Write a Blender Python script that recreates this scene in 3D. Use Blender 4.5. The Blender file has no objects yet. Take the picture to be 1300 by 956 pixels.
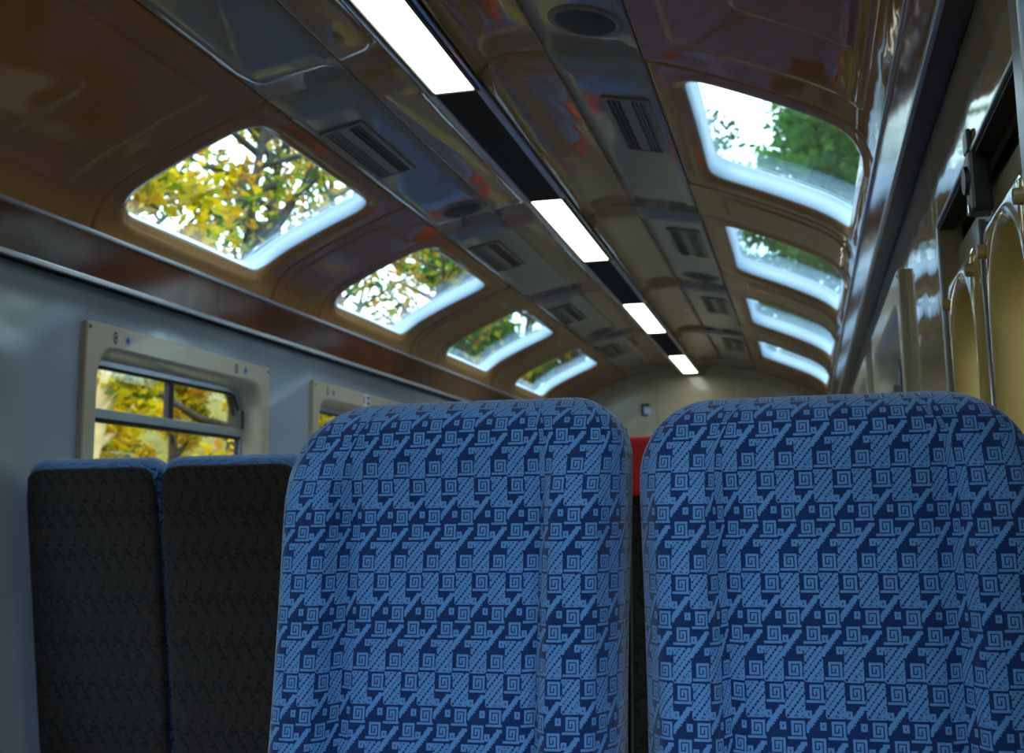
import bpy, bmesh, math, random
from mathutils import Vector, Matrix
random.seed(7)
SC = bpy.context.scene
COL = SC.collection
PI = math.pi

# ------------------------------------------------------------------ camera
CX, CZ = 0.95, 1.10
cam = bpy.data.cameras.new('camera'); camo = bpy.data.objects.new('camera', cam); COL.objects.link(camo)
cam.sensor_fit = 'HORIZONTAL'; cam.sensor_width = 23.5; cam.lens = 23.5*1440/1300
cam.shift_y = -45/1300.0
cam.clip_start = 0.05; cam.clip_end = 500
fpx = 1440.0
dyv = Vector((375.0, 217.0, fpx)).normalized()                 # train axis seen in camera axes (x right, y down, z ahead)
rl = math.radians(-3.0)
upv = Vector((math.sin(rl), -math.cos(rl), 0)); upv = (upv - dyv*upv.dot(dyv)).normalized()
dxv = dyv.cross(upv)
if dxv.x < 0: dxv = -dxv
RM = Matrix((dxv, dyv, upv)) # rows: world axes in camera axes
wx = Vector((dxv.x, dyv.x, upv.x)); wdown = Vector((dxv.y, dyv.y, upv.y)); wf = Vector((dxv.z, dyv.z, upv.z))
rot = Matrix((wx, -wdown, -wf)).transposed()
camo.matrix_world = Matrix.Translation((CX, 0, CZ)) @ rot.to_4x4()
cam.dof.use_dof = True; cam.dof.focus_distance = 1.42; cam.dof.aperture_fstop = 5.6
SC.camera = camo

# ------------------------------------------------------------------ world and exposure
world = bpy.data.worlds.new('world'); SC.world = world; world.use_nodes = True
wn = world.node_tree.nodes; wl = world.node_tree.links
bg = wn['Background']; bg.inputs[1].default_value = 6.0
tc = wn.new('ShaderNodeTexCoord'); nz = wn.new('ShaderNodeTexNoise'); nz.inputs['Scale'].default_value = 2.2
cr = wn.new('ShaderNodeValToRGB'); cr.color_ramp.elements[0].position = .35; cr.color_ramp.elements[1].position = .62
cr.color_ramp.elements[0].color = (.50, .72, 1, 1); cr.color_ramp.elements[1].color = (.90, .95, 1, 1)
wl.new(tc.outputs['Generated'], nz.inputs['Vector']); wl.new(nz.outputs['Fac'], cr.inputs[0]); wl.new(cr.outputs[0], bg.inputs[0])
SC.view_settings.view_transform = 'Standard'; SC.view_settings.look = 'None'
SC.view_settings.exposure = 0.2; SC.view_settings.gamma = 1.0; SC.view_settings.use_curve_mapping = False
LAMP = 5.0

# ------------------------------------------------------------------ materials
def nodes(name):
    m = bpy.data.materials.new(name); m.use_nodes = True
    return m, m.node_tree.nodes, m.node_tree.links, m.node_tree.nodes['Principled BSDF']
def mat(name, col, rough=.5, metal=0, coat=0, bump=0, bscale=8, var=.06, vscale=6, spec=.5, fine=0):
    m, n, l, p = nodes(name)
    t = n.new('ShaderNodeTexCoord'); a = n.new('ShaderNodeTexNoise'); a.inputs['Scale'].default_value = vscale
    a.inputs['Detail'].default_value = 5
    r = n.new('ShaderNodeValToRGB')
    r.color_ramp.elements[0].color = tuple(c*(1-var*2) for c in col)+(1,); r.color_ramp.elements[1].color = tuple(min(1, c*(1+var*2)) for c in col)+(1,)
    l.new(t.outputs['Object'], a.inputs['Vector']); l.new(a.outputs['Fac'], r.inputs[0]); l.new(r.outputs[0], p.inputs['Base Color'])
    p.inputs['Roughness'].default_value = rough; p.inputs['Metallic'].default_value = metal
    p.inputs['Specular IOR Level'].default_value = spec
    p.inputs['Coat Weight'].default_value = coat; p.inputs['Coat Roughness'].default_value = .03
    if bump:
        b = n.new('ShaderNodeTexNoise'); b.inputs['Scale'].default_value = bscale; b.inputs['Detail'].default_value = 1.5
        q = n.new('ShaderNodeBump'); q.inputs['Strength'].default_value = 1; q.inputs['Distance'].default_value = bump
        l.new(t.outputs['Object'], b.inputs['Vector']); l.new(b.outputs['Fac'], q.inputs['Height'])
        l.new(q.outputs[0], p.inputs['Normal']); l.new(q.outputs[0], p.inputs['Coat Normal'])
    return m
M = {}
M['shell'] = mat('dark_roof_cavity', (.02, .018, .016), .8)
M['roofskin'] = mat('roof_paint', (.5, .52, .5), .5)
M['curve'] = mat('beige_gloss_moulding', (.38, .18, .066), .045, coat=0, spec=.22, bump=.006, bscale=3.2)
M['bulge'] = mat('tan_gloss_bulkhead', (.36, .22, .12), .05, coat=0, spec=.45, bump=.004, bscale=4)
M['flat'] = mat('grey_gloss_panel', (.27, .245, .25), .05, coat=.1, bump=.003, bscale=3)
M['wall'] = mat('blue_lit_cream_laminate', (.32, .355, .43), .10, coat=.1, bump=.002, bscale=4)  # cream laminate on the left, bluish daylight put into its colour
M['wallR'] = mat('cream_laminate', (.34, .26, .15), .05, coat=0, spec=.45, bump=.002, bscale=4)
M['endwall'] = mat('olive_cream_laminate', (.50, .45, .33), .2, coat=.4)
M['wood'] = mat('dark_varnished_wood', (.10, .03, .012), .12, coat=0, spec=.22, bump=.001, bscale=6, var=.25, vscale=5)
M['alu'] = mat('anodised_aluminium', (.42, .45, .52), .28, metal=.7)
M['chrome'] = mat('polished_strip', (.7, .7, .72), .12, metal=1)
M['soffit'] = mat('brown_gloss_soffit', (.10, .06, .035), .3, spec=.2)
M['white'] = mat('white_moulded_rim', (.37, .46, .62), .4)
M['cream'] = mat('cream_window_plastic', (.46, .375, .28), .28, coat=.2)
M['gold'] = mat('yellowed_cream_plastic', (.47, .32, .12), .10, coat=.3, bump=.003, bscale=5)
M['leaf'] = mat('door_leaf_laminate', (.30, .24, .15), .2, coat=.1)
M['black'] = mat('black_rubber_and_shadow_gap', (.012, .012, .014), .55)
M['dark'] = mat('dark_grey_metal', (.05, .05, .055), .4, metal=.4)
M['latch'] = mat('worn_dark_metal', (.07, .07, .065), .35, metal=.6, var=.2)
M['grille'] = mat('grille_metal', (.035, .03, .035), .5)
M['vent'] = mat('vent_grey', (.20, .18, .17), .35)
M['floor'] = mat('grey_vinyl', (.11, .085, .065), .4)
M['ground'] = mat('leaf_litter', (.13, .11, .015), .9, var=.35, vscale=2, spec=.1)
M['grass'] = mat('grass', (.10, .17, .04), .9, var=.3, vscale=3)
M['bark'] = mat('bark', (.045, .032, .02), .9, var=.3, vscale=8)
M['birch'] = mat('pale_bark', (.55, .40, .18), .8, var=.2, vscale=8)
M['red'] = mat('red_cloth', (.60, .015, .02), .8, var=.1)
M['ink'] = mat('dark_blue_print', (.02, .03, .10), .5)
M['bluep'] = mat('pale_blue_print', (.20, .26, .55), .5)
M['redp'] = mat('red_print', (.45, .05, .06), .5)
M['whitep'] = mat('white_print', (.7, .7, .75), .5)
M['cushion_base'] = mat('seat_plastic', (.04, .04, .05), .5)

def emis(name, col, s):
    m, n, l, p = nodes(name)
    p.inputs['Base Color'].default_value = (.9, .9, .9, 1)
    p.inputs['Emission Color'].default_value = col+(1,); p.inputs['Emission Strength'].default_value = s
    t = n.new('ShaderNodeTexCoord'); a = n.new('ShaderNodeTexNoise'); a.inputs['Scale'].default_value = 300
    b = n.new('ShaderNodeBump'); b.inputs['Distance'].default_value = .0004
    l.new(t.outputs['Object'], a.inputs['Vector']); l.new(a.outputs['Fac'], b.inputs['Height']); l.new(b.outputs[0], p.inputs['Normal'])
    return m
M['lamp'] = emis('lit_diffuser', (.95, 1.0, .86), LAMP)

def glass_mat(name, tint):
    m = bpy.data.materials.new(name); m.use_nodes = True; n = m.node_tree.nodes; l = m.node_tree.links; n.clear()
    o = n.new('ShaderNodeOutputMaterial'); mx = n.new('ShaderNodeMixShader'); tr = n.new('ShaderNodeBsdfTransparent')
    gl = n.new('ShaderNodeBsdfGlossy'); fr = n.new('ShaderNodeMath'); lw = n.new('ShaderNodeLayerWeight'); tt = n.new('ShaderNodeTexCoord'); ns = n.new('ShaderNodeTexNoise')
    ns.inputs['Scale'].default_value = 5; rp = n.new('ShaderNodeValToRGB')
    rp.color_ramp.elements[0].color = tuple(c*.96 for c in tint)+(1,); rp.color_ramp.elements[1].color = tint+(1,)
    l.new(tt.outputs['Object'], ns.inputs['Vector']); l.new(ns.outputs['Fac'], rp.inputs[0]); l.new(rp.outputs[0], tr.inputs[0])
    gl.inputs['Roughness'].default_value = .01; fr.operation = 'POWER'; fr.inputs[1].default_value = 5.0; l.new(lw.outputs['Facing'], fr.inputs[0]); lw.inputs[0].default_value = .5
    f2 = n.new('ShaderNodeMath'); f2.operation = 'MULTIPLY_ADD'; f2.inputs[1].default_value = .96; f2.inputs[2].default_value = .04; l.new(fr.outputs[0], f2.inputs[0])
    l.new(f2.outputs[0], mx.inputs[0]); l.new(tr.outputs[0], mx.inputs[1]); l.new(gl.outputs[0], mx.inputs[2]); l.new(mx.outputs[0], o.inputs[0])
    return m
M['glass'] = glass_mat('window_glass', (.90, .95, .92))
M['roofglass'] = glass_mat('tinted_roof_glass', (.82, .92, .90))

# ---- woven fabric: the repeat of the weave is written as 32 columns x 44 rows of threads
TW, TH = 32, 87
def weave():
    g = [[1]*TW for _ in range(TH)]
    def put(x, y, v): g[y % TH][x % TW] = v
    path = [(0, 4), (4, 4), (4, 0), (1, 0), (1, 3), (3, 3), (3, 1), (2, 1), (2, 2)]
    def spiral(x0, y0):
        for y in range(0, 16):
            for x in range(0, 16): put(x0+x, y0+y, 0)
        for (a, b), (c, d) in zip(path[:-1], path[1:]):
            st = max(abs(c-a), abs(d-b))*3
            for i in range(st+1):
                px = round(a*3+(c-a)*3*i/st); py = round(b*3+(d-b)*3*i/st)
                for q in (0, 1):
                    for r in (0, 1): put(x0+px+q+1, y0+py+r+1, 1)
    def column(x0, y0):
        spiral(x0, y0); spiral(x0, y0+41)
        for y in range(16, 41):                                   # dark band with squares and a rising stair stripe
            for x in range(16):
                v = 0; yy = y-16
                c = 15-int((yy-1)*.78)
                if 1 <= yy <= 23 and c-4 <= x <= c+(yy % 2): v = 1
                for a, b in ((0, 5), (11, 14)):
                    if a <= x <= a+4 and b <= yy <= b+5 and not (x == a+2 and b+1 < yy < b+4): v = 1
                put(x0+x, y0+y, v)
        for y in range(57, 87):                                   # light triangles between dark stair lines
            for x in range(16):
                yy = y-57; k = yy+((x*5)//4)+(x % 2)
                v = 1
                if k in (9, 15, 16, 22, 28, 29, 36): v = 0
                if k < 12 and x % 4 == 2 and yy % 4 == 2: v = 0
                if k > 34 and x % 4 == 1 and yy % 4 == 3: v = 0
                if x == 0 and yy > 3 and k < 14: v = 0
                if yy == 0 or yy == 29: v = 0
                put(x0+x, y0+y, v)
    column(0, 0); column(16, 28)
    return g
WV = weave()
def fabric(name, light, darkc, rough=.85, sheen=.3, contrast=1):
    m, n, l, p = nodes(name)
    uv = n.new('ShaderNodeUVMap'); uv.uv_map = 'UVMap'
    sp = n.new('ShaderNodeSeparateXYZ'); l.new(uv.outputs[0], sp.inputs[0])
    def mth(op, a, b=None, c=None):
        q = n.new('ShaderNodeMath'); q.operation = op
        for i, v in enumerate((a, b, c)):
            if v is None: continue
            if isinstance(v, (int, float)): q.inputs[i].default_value = v
            else: l.new(v, q.inputs[i])
        return q.outputs[0]
    cx = mth('FLOOR', mth('MULTIPLY', mth('FRACT', sp.outputs[0]), TW))
    fy = mth('MULTIPLY', mth('FRACT', sp.outputs[1]), 3.0)          # three runs of 29 rows
    seg = mth('FLOOR', fy); fr = mth('FRACT', fy)
    cell = mth('DIVIDE', mth('ADD', mth('FLOOR', mth('MULTIPLY', fr, 29)), .5), 29)
    def ramp(rows):
        r = n.new('ShaderNodeValToRGB'); r.color_ramp.interpolation = 'CONSTANT'
        e = r.color_ramp.elements
        while len(e) < 29: e.new(.5)
        for i, row in enumerate(rows):
            lo = sum(b << k for k, b in enumerate(row[:16])); hi = sum(b << k for k, b in enumerate(row[16:]))
            e[i].position = i/29.0; e[i].color = (lo/65536.0, hi/65536.0, 0, 1)
        l.new(cell, r.inputs[0]); s = n.new('ShaderNodeSeparateColor'); l.new(r.outputs[0], s.inputs[0]); return s
    rows = WV[::-1]
    R = G = 0.0
    for q in range(3):
        rr = ramp(rows[29*q:29*q+29]); is_ = mth('COMPARE', seg, float(q), .1)
        R = mth('MULTIPLY_ADD', rr.outputs[0], is_, R); G = mth('MULTIPLY_ADD', rr.outputs[1], is_, G)
    def pick(a, b, t): # a + (b-a)*t
        return mth('ADD', a, mth('MULTIPLY', mth('SUBTRACT', b, a), t))
    hi = mth('GREATER_THAN', cx, 15.5)
    code = mth('ROUND', mth('MULTIPLY', pick(R, G, hi), 65536.0))
    c16 = mth('SUBTRACT', cx, mth('MULTIPLY', hi, 16))
    bit = mth('FLOOR', mth('ADD', mth('MODULO', mth('FLOOR', mth('ADD', mth('DIVIDE', code, mth('POWER', 2, c16)), .0001)), 2), .5))
    ns = n.new('ShaderNodeTexNoise'); ns.inputs['Scale'].default_value = 60; l.new(uv.outputs[0], ns.inputs['Vector'])
    # threads: fine dark gaps
    tx = mth('SINE', mth('MULTIPLY', sp.outputs[0], TW*2*PI)); ty = mth('SINE', mth('MULTIPLY', sp.outputs[1], TH*2*PI))
    th = mth('ADD', .88, mth('MULTIPLY', mth('MULTIPLY', tx, ty), .24))
    mx = n.new('ShaderNodeMix'); mx.data_type = 'RGBA'; mx.inputs[6].default_value = darkc+(1,); mx.inputs[7].default_value = light+(1,)
    l.new(bit, mx.inputs[0])
    m2 = n.new('ShaderNodeMix'); m2.data_type = 'RGBA'; m2.blend_type = 'MULTIPLY'; m2.inputs[0].default_value = 1
    l.new(mx.outputs[2], m2.inputs[6])
    cc = n.new('ShaderNodeCombineColor'); v = mth('MULTIPLY', th, mth('ADD', .8, mth('MULTIPLY', ns.outputs['Fac'], .4)))
    for i in range(3): l.new(v, cc.inputs[i])
    l.new(cc.outputs[0], m2.inputs[7]); l.new(m2.outputs[2], p.inputs['Base Color'])
    p.inputs['Roughness'].default_value = rough; p.inputs['Sheen Weight'].default_value = sheen; p.inputs['Specular IOR Level'].default_value = .2
    b = n.new('ShaderNodeBump'); b.inputs['Distance'].default_value = .0006; l.new(bit, b.inputs['Height']); l.new(b.outputs[0], p.inputs['Normal'])
    return m
M['blue'] = fabric('blue_woven_moquette', (.11, .285, .69), (.004, .028, .145))
M['backcloth'] = fabric('charcoal_woven_cloth', (.034, .029, .032), (.013, .011, .016), sheen=.1)

# ------------------------------------------------------------------ mesh helpers
def mk(name, vs, fs, m, parent=None, smooth=False, uvs=None, loc=None):
    me = bpy.data.meshes.new(name); me.from_pydata([tuple(v) for v in vs], [], fs); me.update()
    bm = bmesh.new(); bm.from_mesh(me); bmesh.ops.recalc_face_normals(bm, faces=bm.faces); bm.to_mesh(me); bm.free()
    if isinstance(m, (list, tuple)):
        for q in m: me.materials.append(q)
    else: me.materials.append(m)
    if smooth: me.polygons.foreach_set('use_smooth', [True]*len(me.polygons))
    o = bpy.data.objects.new(name, me); COL.objects.link(o)
    if parent: o.parent = parent
    if loc: o.location = loc
    return o
class MB:
    def __init__(s): s.v = []; s.f = []
    def add(s, vs, fs):
        k = len(s.v); s.v += [Vector(v) for v in vs]; s.f += [tuple(i+k for i in f) for f in fs]; return s
    def box(s, x0, x1, y0, y1, z0, z1, b=0):
        bm = bmesh.new(); bmesh.ops.create_cube(bm, size=1)
        for v in bm.verts: v.co = Vector(((x0+x1)/2+v.co.x*(x1-x0), (y0+y1)/2+v.co.y*(y1-y0), (z0+z1)/2+v.co.z*(z1-z0)))
        if b: bmesh.ops.bevel(bm, geom=bm.edges[:], offset=b, segments=2, affect='EDGES', profile=.5)
        bm.verts.index_update(); s.add([v.co.copy() for v in bm.verts], [[v.index for v in f.verts] for f in bm.faces]); bm.free(); return s
    def tube(s, pts, rad, n=10):
        pts = [Vector(p) for p in pts]; rs = rad if isinstance(rad, (list, tuple)) else [rad]*len(pts)
        vs = []; fs = []; ref = None
        for i, p in enumerate(pts):
            d = (pts[min(i+1, len(pts)-1)]-pts[max(i-1, 0)]).normalized()
            if ref is None: ref = Vector((1, 0, 0)) if abs(d.x) < .8 else Vector((0, 1, 0))
            a = (ref-d*ref.dot(d)).normalized(); ref = a; b = d.cross(a)
            for k in range(n):
                t = 2*PI*k/n; vs.append(p+(a*math.cos(t)+b*math.sin(t))*rs[i])
        for i in range(len(pts)-1):
            for k in range(n): fs.append((i*n+k, i*n+(k+1) % n, (i+1)*n+(k+1) % n, (i+1)*n+k))
        fs.append(tuple(range(n))); fs.append(tuple((len(pts)-1)*n+k for k in range(n)))
        return s.add(vs, fs)
    def make(s, name, m, parent=None, smooth=False): return mk(name, s.v, s.f, m, parent, smooth)
def tag(o, label=None, cat=None, group=None, kind=None):
    if label: o['label'] = label
    if cat: o['category'] = cat
    if group: o['group'] = group
    if kind: o['kind'] = kind
    return o
def struct(o, label=None, cat=None): return tag(o, label, cat, None, 'structure')
def empty(name, loc=(0, 0, 0)):
    o = bpy.data.objects.new(name, None); o.location = loc; o.empty_display_size = .1; COL.objects.link(o); return o
def copy_tree(o, parent=None):
    c = o.copy(); COL.objects.link(c); c.parent = parent
    for ch in [q for q in COL.objects if q.parent == o]: copy_tree(ch, c)
    return c

# ------------------------------------------------------------------ roof cross-section
XS = [(.087, 1.257), (.1, 1.278), (.118, 1.294), (.145, 1.306), (.18, 1.313), (.22, 1.314), (.26, 1.311), (.295, 1.305),
      (.57, 1.250), (.62, 1.236), (.72, 1.200), (.87, 1.138), (1.01, 1.073), (1.075, 1.037), (1.12, 1.000), (1.148, .955), (1.163, .905), (1.167, .88)]
def poly(a, b):
    def zi(x):
        for (p, q), (r, t) in zip(XS[:-1], XS[1:]):
            if p-1e-9 <= x <= r+1e-9: return q+(t-q)*(x-p)/(r-p)
    P = [Vector((a, zi(a)+CZ))]+[Vector((x, z+CZ)) for x, z in XS if a+1e-4 < x < b-1e-4]+[Vector((b, zi(b)+CZ))]
    if len(P) > 2:
        for _ in range(3):                                        # corner cutting keeps the ends
            Q = [P[0]]
            for p, q in zip(P[:-1], P[1:]): Q += [p*.75+q*.25, p*.25+q*.75]
            Q.append(P[-1]); P = Q
    L = [0]
    for p, q in zip(P[:-1], P[1:]): L.append(L[-1]+(q-p).length)
    return P, L
def at(PL, s):
    P, L = PL; s = max(0, min(L[-1], s))
    i = 0
    while i < len(L)-2 and L[i+1] < s: i += 1
    t = (s-L[i])/max(1e-9, L[i+1]-L[i]); p = P[i].lerp(P[i+1], t)
    a = max(0, s-.012); b = min(L[-1], s+.012)
    return p
def atn(PL, s):
    L = PL[1][-1]
    a = at(PL, max(0, s-.012)); b = at(PL, min(L, s+.012)); d = (b-a).normalized()
    p = at(PL, s); n = Vector((-d.y, d.x))
    if n.y < 0 and abs(n.y) > .02: n = -n
    if n.x < -0.5: n = -n
    return p, n                                                   # n points outward / up
def s_of_x(PL, x):
    lo, hi = 0, PL[1][-1]
    for _ in range(40):
        m = (lo+hi)/2
        if at(PL, m).x < x: lo = m
        else: hi = m
    return lo
def P3(PL, side, s, y, h=0):
    """h > 0 goes outward through the roof"""
    p, n = atn(PL, s); q = p+n*h
    return Vector((side*q.x, y, q.y))
def smooth01(t): t = max(0, min(1, t)); return t*t*(3-2*t)
def rr_sdf(x, y, hx, hy, r):
    a = abs(x)-hx+r; b = abs(y)-hy+r
    return math.hypot(max(a, 0), max(b, 0))+min(max(a, b), 0)-r

def panel(name, PL, side, y0, y1, m, hfun=None, nu=24, nv=24, inset=.0015, parent=None, e0=0, e1=0):
    """a moulded panel whose rim turns up into the joint"""
    L = PL[1][-1]-e1
    us = [e0+inset]+[e0+inset+.0025]+[e0+(L-e0)*i/nu for i in range(1, nu)]+[L-inset-.0025, L-inset]
    vs_ = [y0+inset]+[y0+inset+.0025]+[y0+(y1-y0)*i/nv for i in range(1, nv)]+[y1-inset-.0025, y1-inset]
    V = []; F = []; nU = len(us); nV = len(vs_)
    for j, v in enumerate(vs_):
        for i, u in enumerate(us):
            e = (i in (0, nU-1)) or (j in (0, nV-1))
            h = (hfun(u, v) if hfun else 0)+(.003 if e else 0)
            V.append(P3(PL, side, u, v, h))
    for j in range(nV-1):
        for i in range(nU-1): F.append((j*nU+i, j*nU+i+1, (j+1)*nU+i+1, (j+1)*nU+i))
    rim = [j*nU for j in range(nV)]
    loop = [i for i in range(nU)]+[j*nU+nU-1 for j in range(1, nV)]+[(nV-1)*nU+i for i in range(nU-2, -1, -1)]+[j*nU for j in range(nV-2, 0, -1)]
    k = len(V)
    for q in loop:
        j, i = divmod(q, nU); V.append(P3(PL, side, us[i], vs_[j], .012))
    for a in range(len(loop)):
        b = (a+1) % len(loop); F.append((loop[a], loop[b], k+b, k+a))
    return mk(name, V, F, m, parent, True)

def rect_ray(hx, hy, t):
    c, s = math.cos(t), math.sin(t); return min(hx/abs(c) if abs(c) > 1e-9 else 1e9, hy/abs(s) if abs(s) > 1e-9 else 1e9)
def rr_ray(hx, hy, r, t):
    c, s = math.cos(t), math.sin(t); lo, hi = 0, hx+hy
    for _ in range(36):
        m = (lo+hi)/2
        if rr_sdf(c*m, s*m, hx, hy, r) < 0: lo = m
        else: hi = m
    return lo
def ring_angles(hx, hy, ox, oy, ohx, ohy, n=120):
    A = [2*PI*i/n for i in range(n)]
    for sx in (-1, 1):
        for sy in (-1, 1):
            t = math.atan2(oy+sy*ohy, ox+sx*ohx) % (2*PI)
            k = min(range(len(A)), key=lambda i: abs(A[i]-t)); A[k] = t
    return sorted(A)
def outer_pt(t, ox, oy, ohx, ohy):
    c, s = math.cos(t), math.sin(t); r = 1e9
    if c > 1e-9: r = min(r, (ox+ohx)/c)
    if c < -1e-9: r = min(r, (ox-ohx)/c)
    if s > 1e-9: r = min(r, (oy+ohy)/s)
    if s < -1e-9: r = min(r, (oy-ohy)/s)
    return c*r, s*r

CURV = poly(.571, 1.167); FLAT = poly(.295, .57); BULG = poly(.087, .295)
SK0, SK1 = s_of_x(CURV, .66), s_of_x(CURV, 1.135)
skN = 0
def skylight_module(side, y0, y1, w0, w1):
    """curved panel with a rounded opening, its white rim (the window) and bent pane"""
    global skN
    PL = CURV; L = PL[1][-1]; cs, cy = (SK0+SK1)/2, (w0+w1)/2; hs, hy = (SK1-SK0)/2, (w1-w0)/2; R = .085
    ox, oy = L/2-cs, (y0+y1)/2-cy; ohx, ohy = L/2-.0015, (y1-y0)/2-.0015
    A = ring_angles(hs, hy, ox, oy, ohx, ohy); n = len(A)
    V = []; F = []; rings = 9
    for k in range(rings+1):
        t = k/rings
        for a in A:
            ri = rr_ray(hs, hy, R, a); pi_ = (math.cos(a)*ri, math.sin(a)*ri); po = outer_pt(a, ox, oy, ohx, ohy)
            x = pi_[0]+(po[0]-pi_[0])*t**1.3; y = pi_[1]+(po[1]-pi_[1])*t**1.3
            d = rr_sdf(x, y, hs, hy, R)
            h = .010*(1-smooth01(d/.028)) - .004*smooth01((d-.02)/.02)*(1-smooth01((d-.05)/.02)) + (.003 if k == rings else 0)
            V.append(P3(PL, side, cs+x, cy+y, h))
    V += [P3(PL, side, cs+outer_pt(a, ox, oy, ohx, ohy)[0], cy+outer_pt(a, ox, oy, ohx, ohy)[1], .012) for a in A]
    V += [P3(PL, side, cs+math.cos(a)*rr_ray(hs, hy, R, a), cy+math.sin(a)*rr_ray(hs, hy, R, a), .02) for a in A]
    for k in range(rings):
        for i in range(n): F.append((k*n+i, k*n+(i+1) % n, (k+1)*n+(i+1) % n, (k+1)*n+i))
    kb = (rings+1)*n
    for i in range(n):
        F.append((rings*n+i, rings*n+(i+1) % n, kb+(i+1) % n, kb+i)); F.append((i, (i+1) % n, kb+n+(i+1) % n, kb+n+i))
    mk('ceiling_panel', V, F, M['curve'], ceiling_root, True)
    # white reveal + roof skin around it
    V = []; F = []
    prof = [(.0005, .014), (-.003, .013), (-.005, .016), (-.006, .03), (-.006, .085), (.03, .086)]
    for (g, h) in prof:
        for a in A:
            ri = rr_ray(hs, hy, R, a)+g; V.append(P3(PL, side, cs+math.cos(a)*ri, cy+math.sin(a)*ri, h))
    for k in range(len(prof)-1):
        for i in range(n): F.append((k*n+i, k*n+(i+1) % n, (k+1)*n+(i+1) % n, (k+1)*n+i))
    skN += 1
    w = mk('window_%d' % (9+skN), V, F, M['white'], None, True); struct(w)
    V = []; F = []; rg = 7                                         # pane, 5 mm thick
    for h in (.080, .085):
        b = len(V)
        for k in range(rg):
            for a in A:
                ri = (rr_ray(hs, hy, R, a)-.0055)*(1-k/rg); V.append(P3(PL, side, cs+math.cos(a)*ri, cy+math.sin(a)*ri, h))
        V.append(P3(PL, side, cs, cy, h)); c = len(V)-1
        for k in range(rg-1):
            for i in range(n): F.append((b+k*n+i, b+k*n+(i+1) % n, b+(k+1)*n+(i+1) % n, b+(k+1)*n+i))
        for i in range(n): F.append((b+(rg-1)*n+i, b+(rg-1)*n+(i+1) % n, c))
    for i in range(n): F.append((i, (i+1) % n, rg*n+1+(i+1) % n, rg*n+1+i))
    mk('pane', V, F, M['roofglass'], w, True)
    # backing shell inside the joint and outer skin
    for h, mm, nm in ((.016, M['shell'], 'roof_lining'), (.088, M['roofskin'], 'roof_skin')):
        V = []; F = []
        for k in range(5):
            for a in A:
                ri = rr_ray(hs, hy, R, a)+.001; po = outer_pt(a, ox, oy, ohx+.004, ohy+.004); t = k/4
                V.append(P3(PL, side, cs+math.cos(a)*ri*(1-t)+po[0]*t, cy+math.sin(a)*ri*(1-t)+po[1]*t, h))
        for k in range(4):
            for i in range(n): F.append((k*n+i, k*n+(i+1) % n, (k+1)*n+(i+1) % n, (k+1)*n+i))
        mk(nm, V, F, mm, ceiling_root, True)

YA, YB = -2.35, 10.35
ceiling_root = struct(empty('ceiling'), 'glossy beige arched train ceiling with joints and moulded panels')
def blank_module(side, y0, y1, emb):
    L = CURV[1][-1]
    def hf(u, v):
        h = 0
        for (sx0, sx1, ya, yb, r, d) in emb:
            d_ = rr_sdf(u-(sx0+sx1)/2, v-(ya+yb)/2, (sx1-sx0)/2, (yb-ya)/2, r)
            h += d*smooth01((-d_+.004)/.010)
        return h
    ny = 150 if y1-y0 > 1 else 70
    panel('ceiling_panel', CURV, side, y0, y1, M['curve'], hf, 110, ny, parent=ceiling_root)
    for h, mm, nm in ((.016, M['shell'], 'roof_lining'), (.088, M['roofskin'], 'roof_skin')):
        V = []; F = []
        for y in (y0-.002, y1+.002):
            for i in range(31): V.append(P3(CURV, side, L*i/30, y, h))
        for i in range(30): F.append((i, i+1, 32+i, 31+i))
        mk(nm, V, F, mm, ceiling_root, True)
PER = 1.71
for side in (-1, 1):
    for k in (-2, -1.0):                                           # two roof windows behind the camera
        b = 3.0+PER*(k-1)
        skylight_module(side, b, b+1.25, b+.11, b+1.12)
        blank_module(side, b+1.25, b+PER, [(s_of_x(CURV, .70), SK1+.02, b+1.32, b+PER-.07, .03, -.005)])
    b = 3.0-PER
    sA, sB = s_of_x(CURV, .665), s_of_x(CURV, 1.13); sC = s_of_x(CURV, .84)
    blank_module(side, b, 3.0, [(sA, sB, b+.17, 2.83, .03, -.006), (sC, s_of_x(CURV, 1.10), b+.45, 2.50, .04, -.008)])
    for k in range(4):
        b = 3.0+PER*k
        skylight_module(side, b, b+1.25, b+.11, b+1.12)
        e = min(b+PER, YB)
        blank_module(side, b+1.25, e, [(s_of_x(CURV, .70), SK1+.02, b+1.32, e-.07, .03, -.005)])
    blank_module(side, 3.0+PER*4, YB, [])
    # flat panels and centre mouldings follow the same joints
    ys = [YA]+[3.0+PER*k for k in range(-2, 5)]+[YB]
    ys = sorted(set([y for y in ys if YA <= y <= YB]))
    for a, b in zip(ys[:-1], ys[1:]):
        panel('ceiling_panel', FLAT, side, a, b, M['flat'], None, 6, 8, parent=ceiling_root)
        panel('ceiling_panel', BULG, side, a, b, M['bulge'], None, 24, 8, parent=ceiling_root)
bk = MB()
bk.box(-.60, .60, YA, YB, CZ+1.345, CZ+1.40)
for s in (-1, 1):
    a, b = sorted((s*.5, s*.62)); bk.box(a, b, YA, YB, CZ+1.285, CZ+1.36)
    a, b = sorted((s*1.165, s*1.33)); bk.box(a, b, YA, YB, CZ+.905, CZ+.935)
    a, b = sorted((s*1.262, s*1.35)); bk.box(a, b, YA, YB, CZ+.72, CZ+.93)
bk.make('roof_lining', M['shell'], ceiling_root)
tr_n = [0]
def trim(mb, m, smooth=False):
    tr_n[0] += 1
    return struct(mb.make('trim_%d' % tr_n[0], m, None, smooth))

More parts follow.
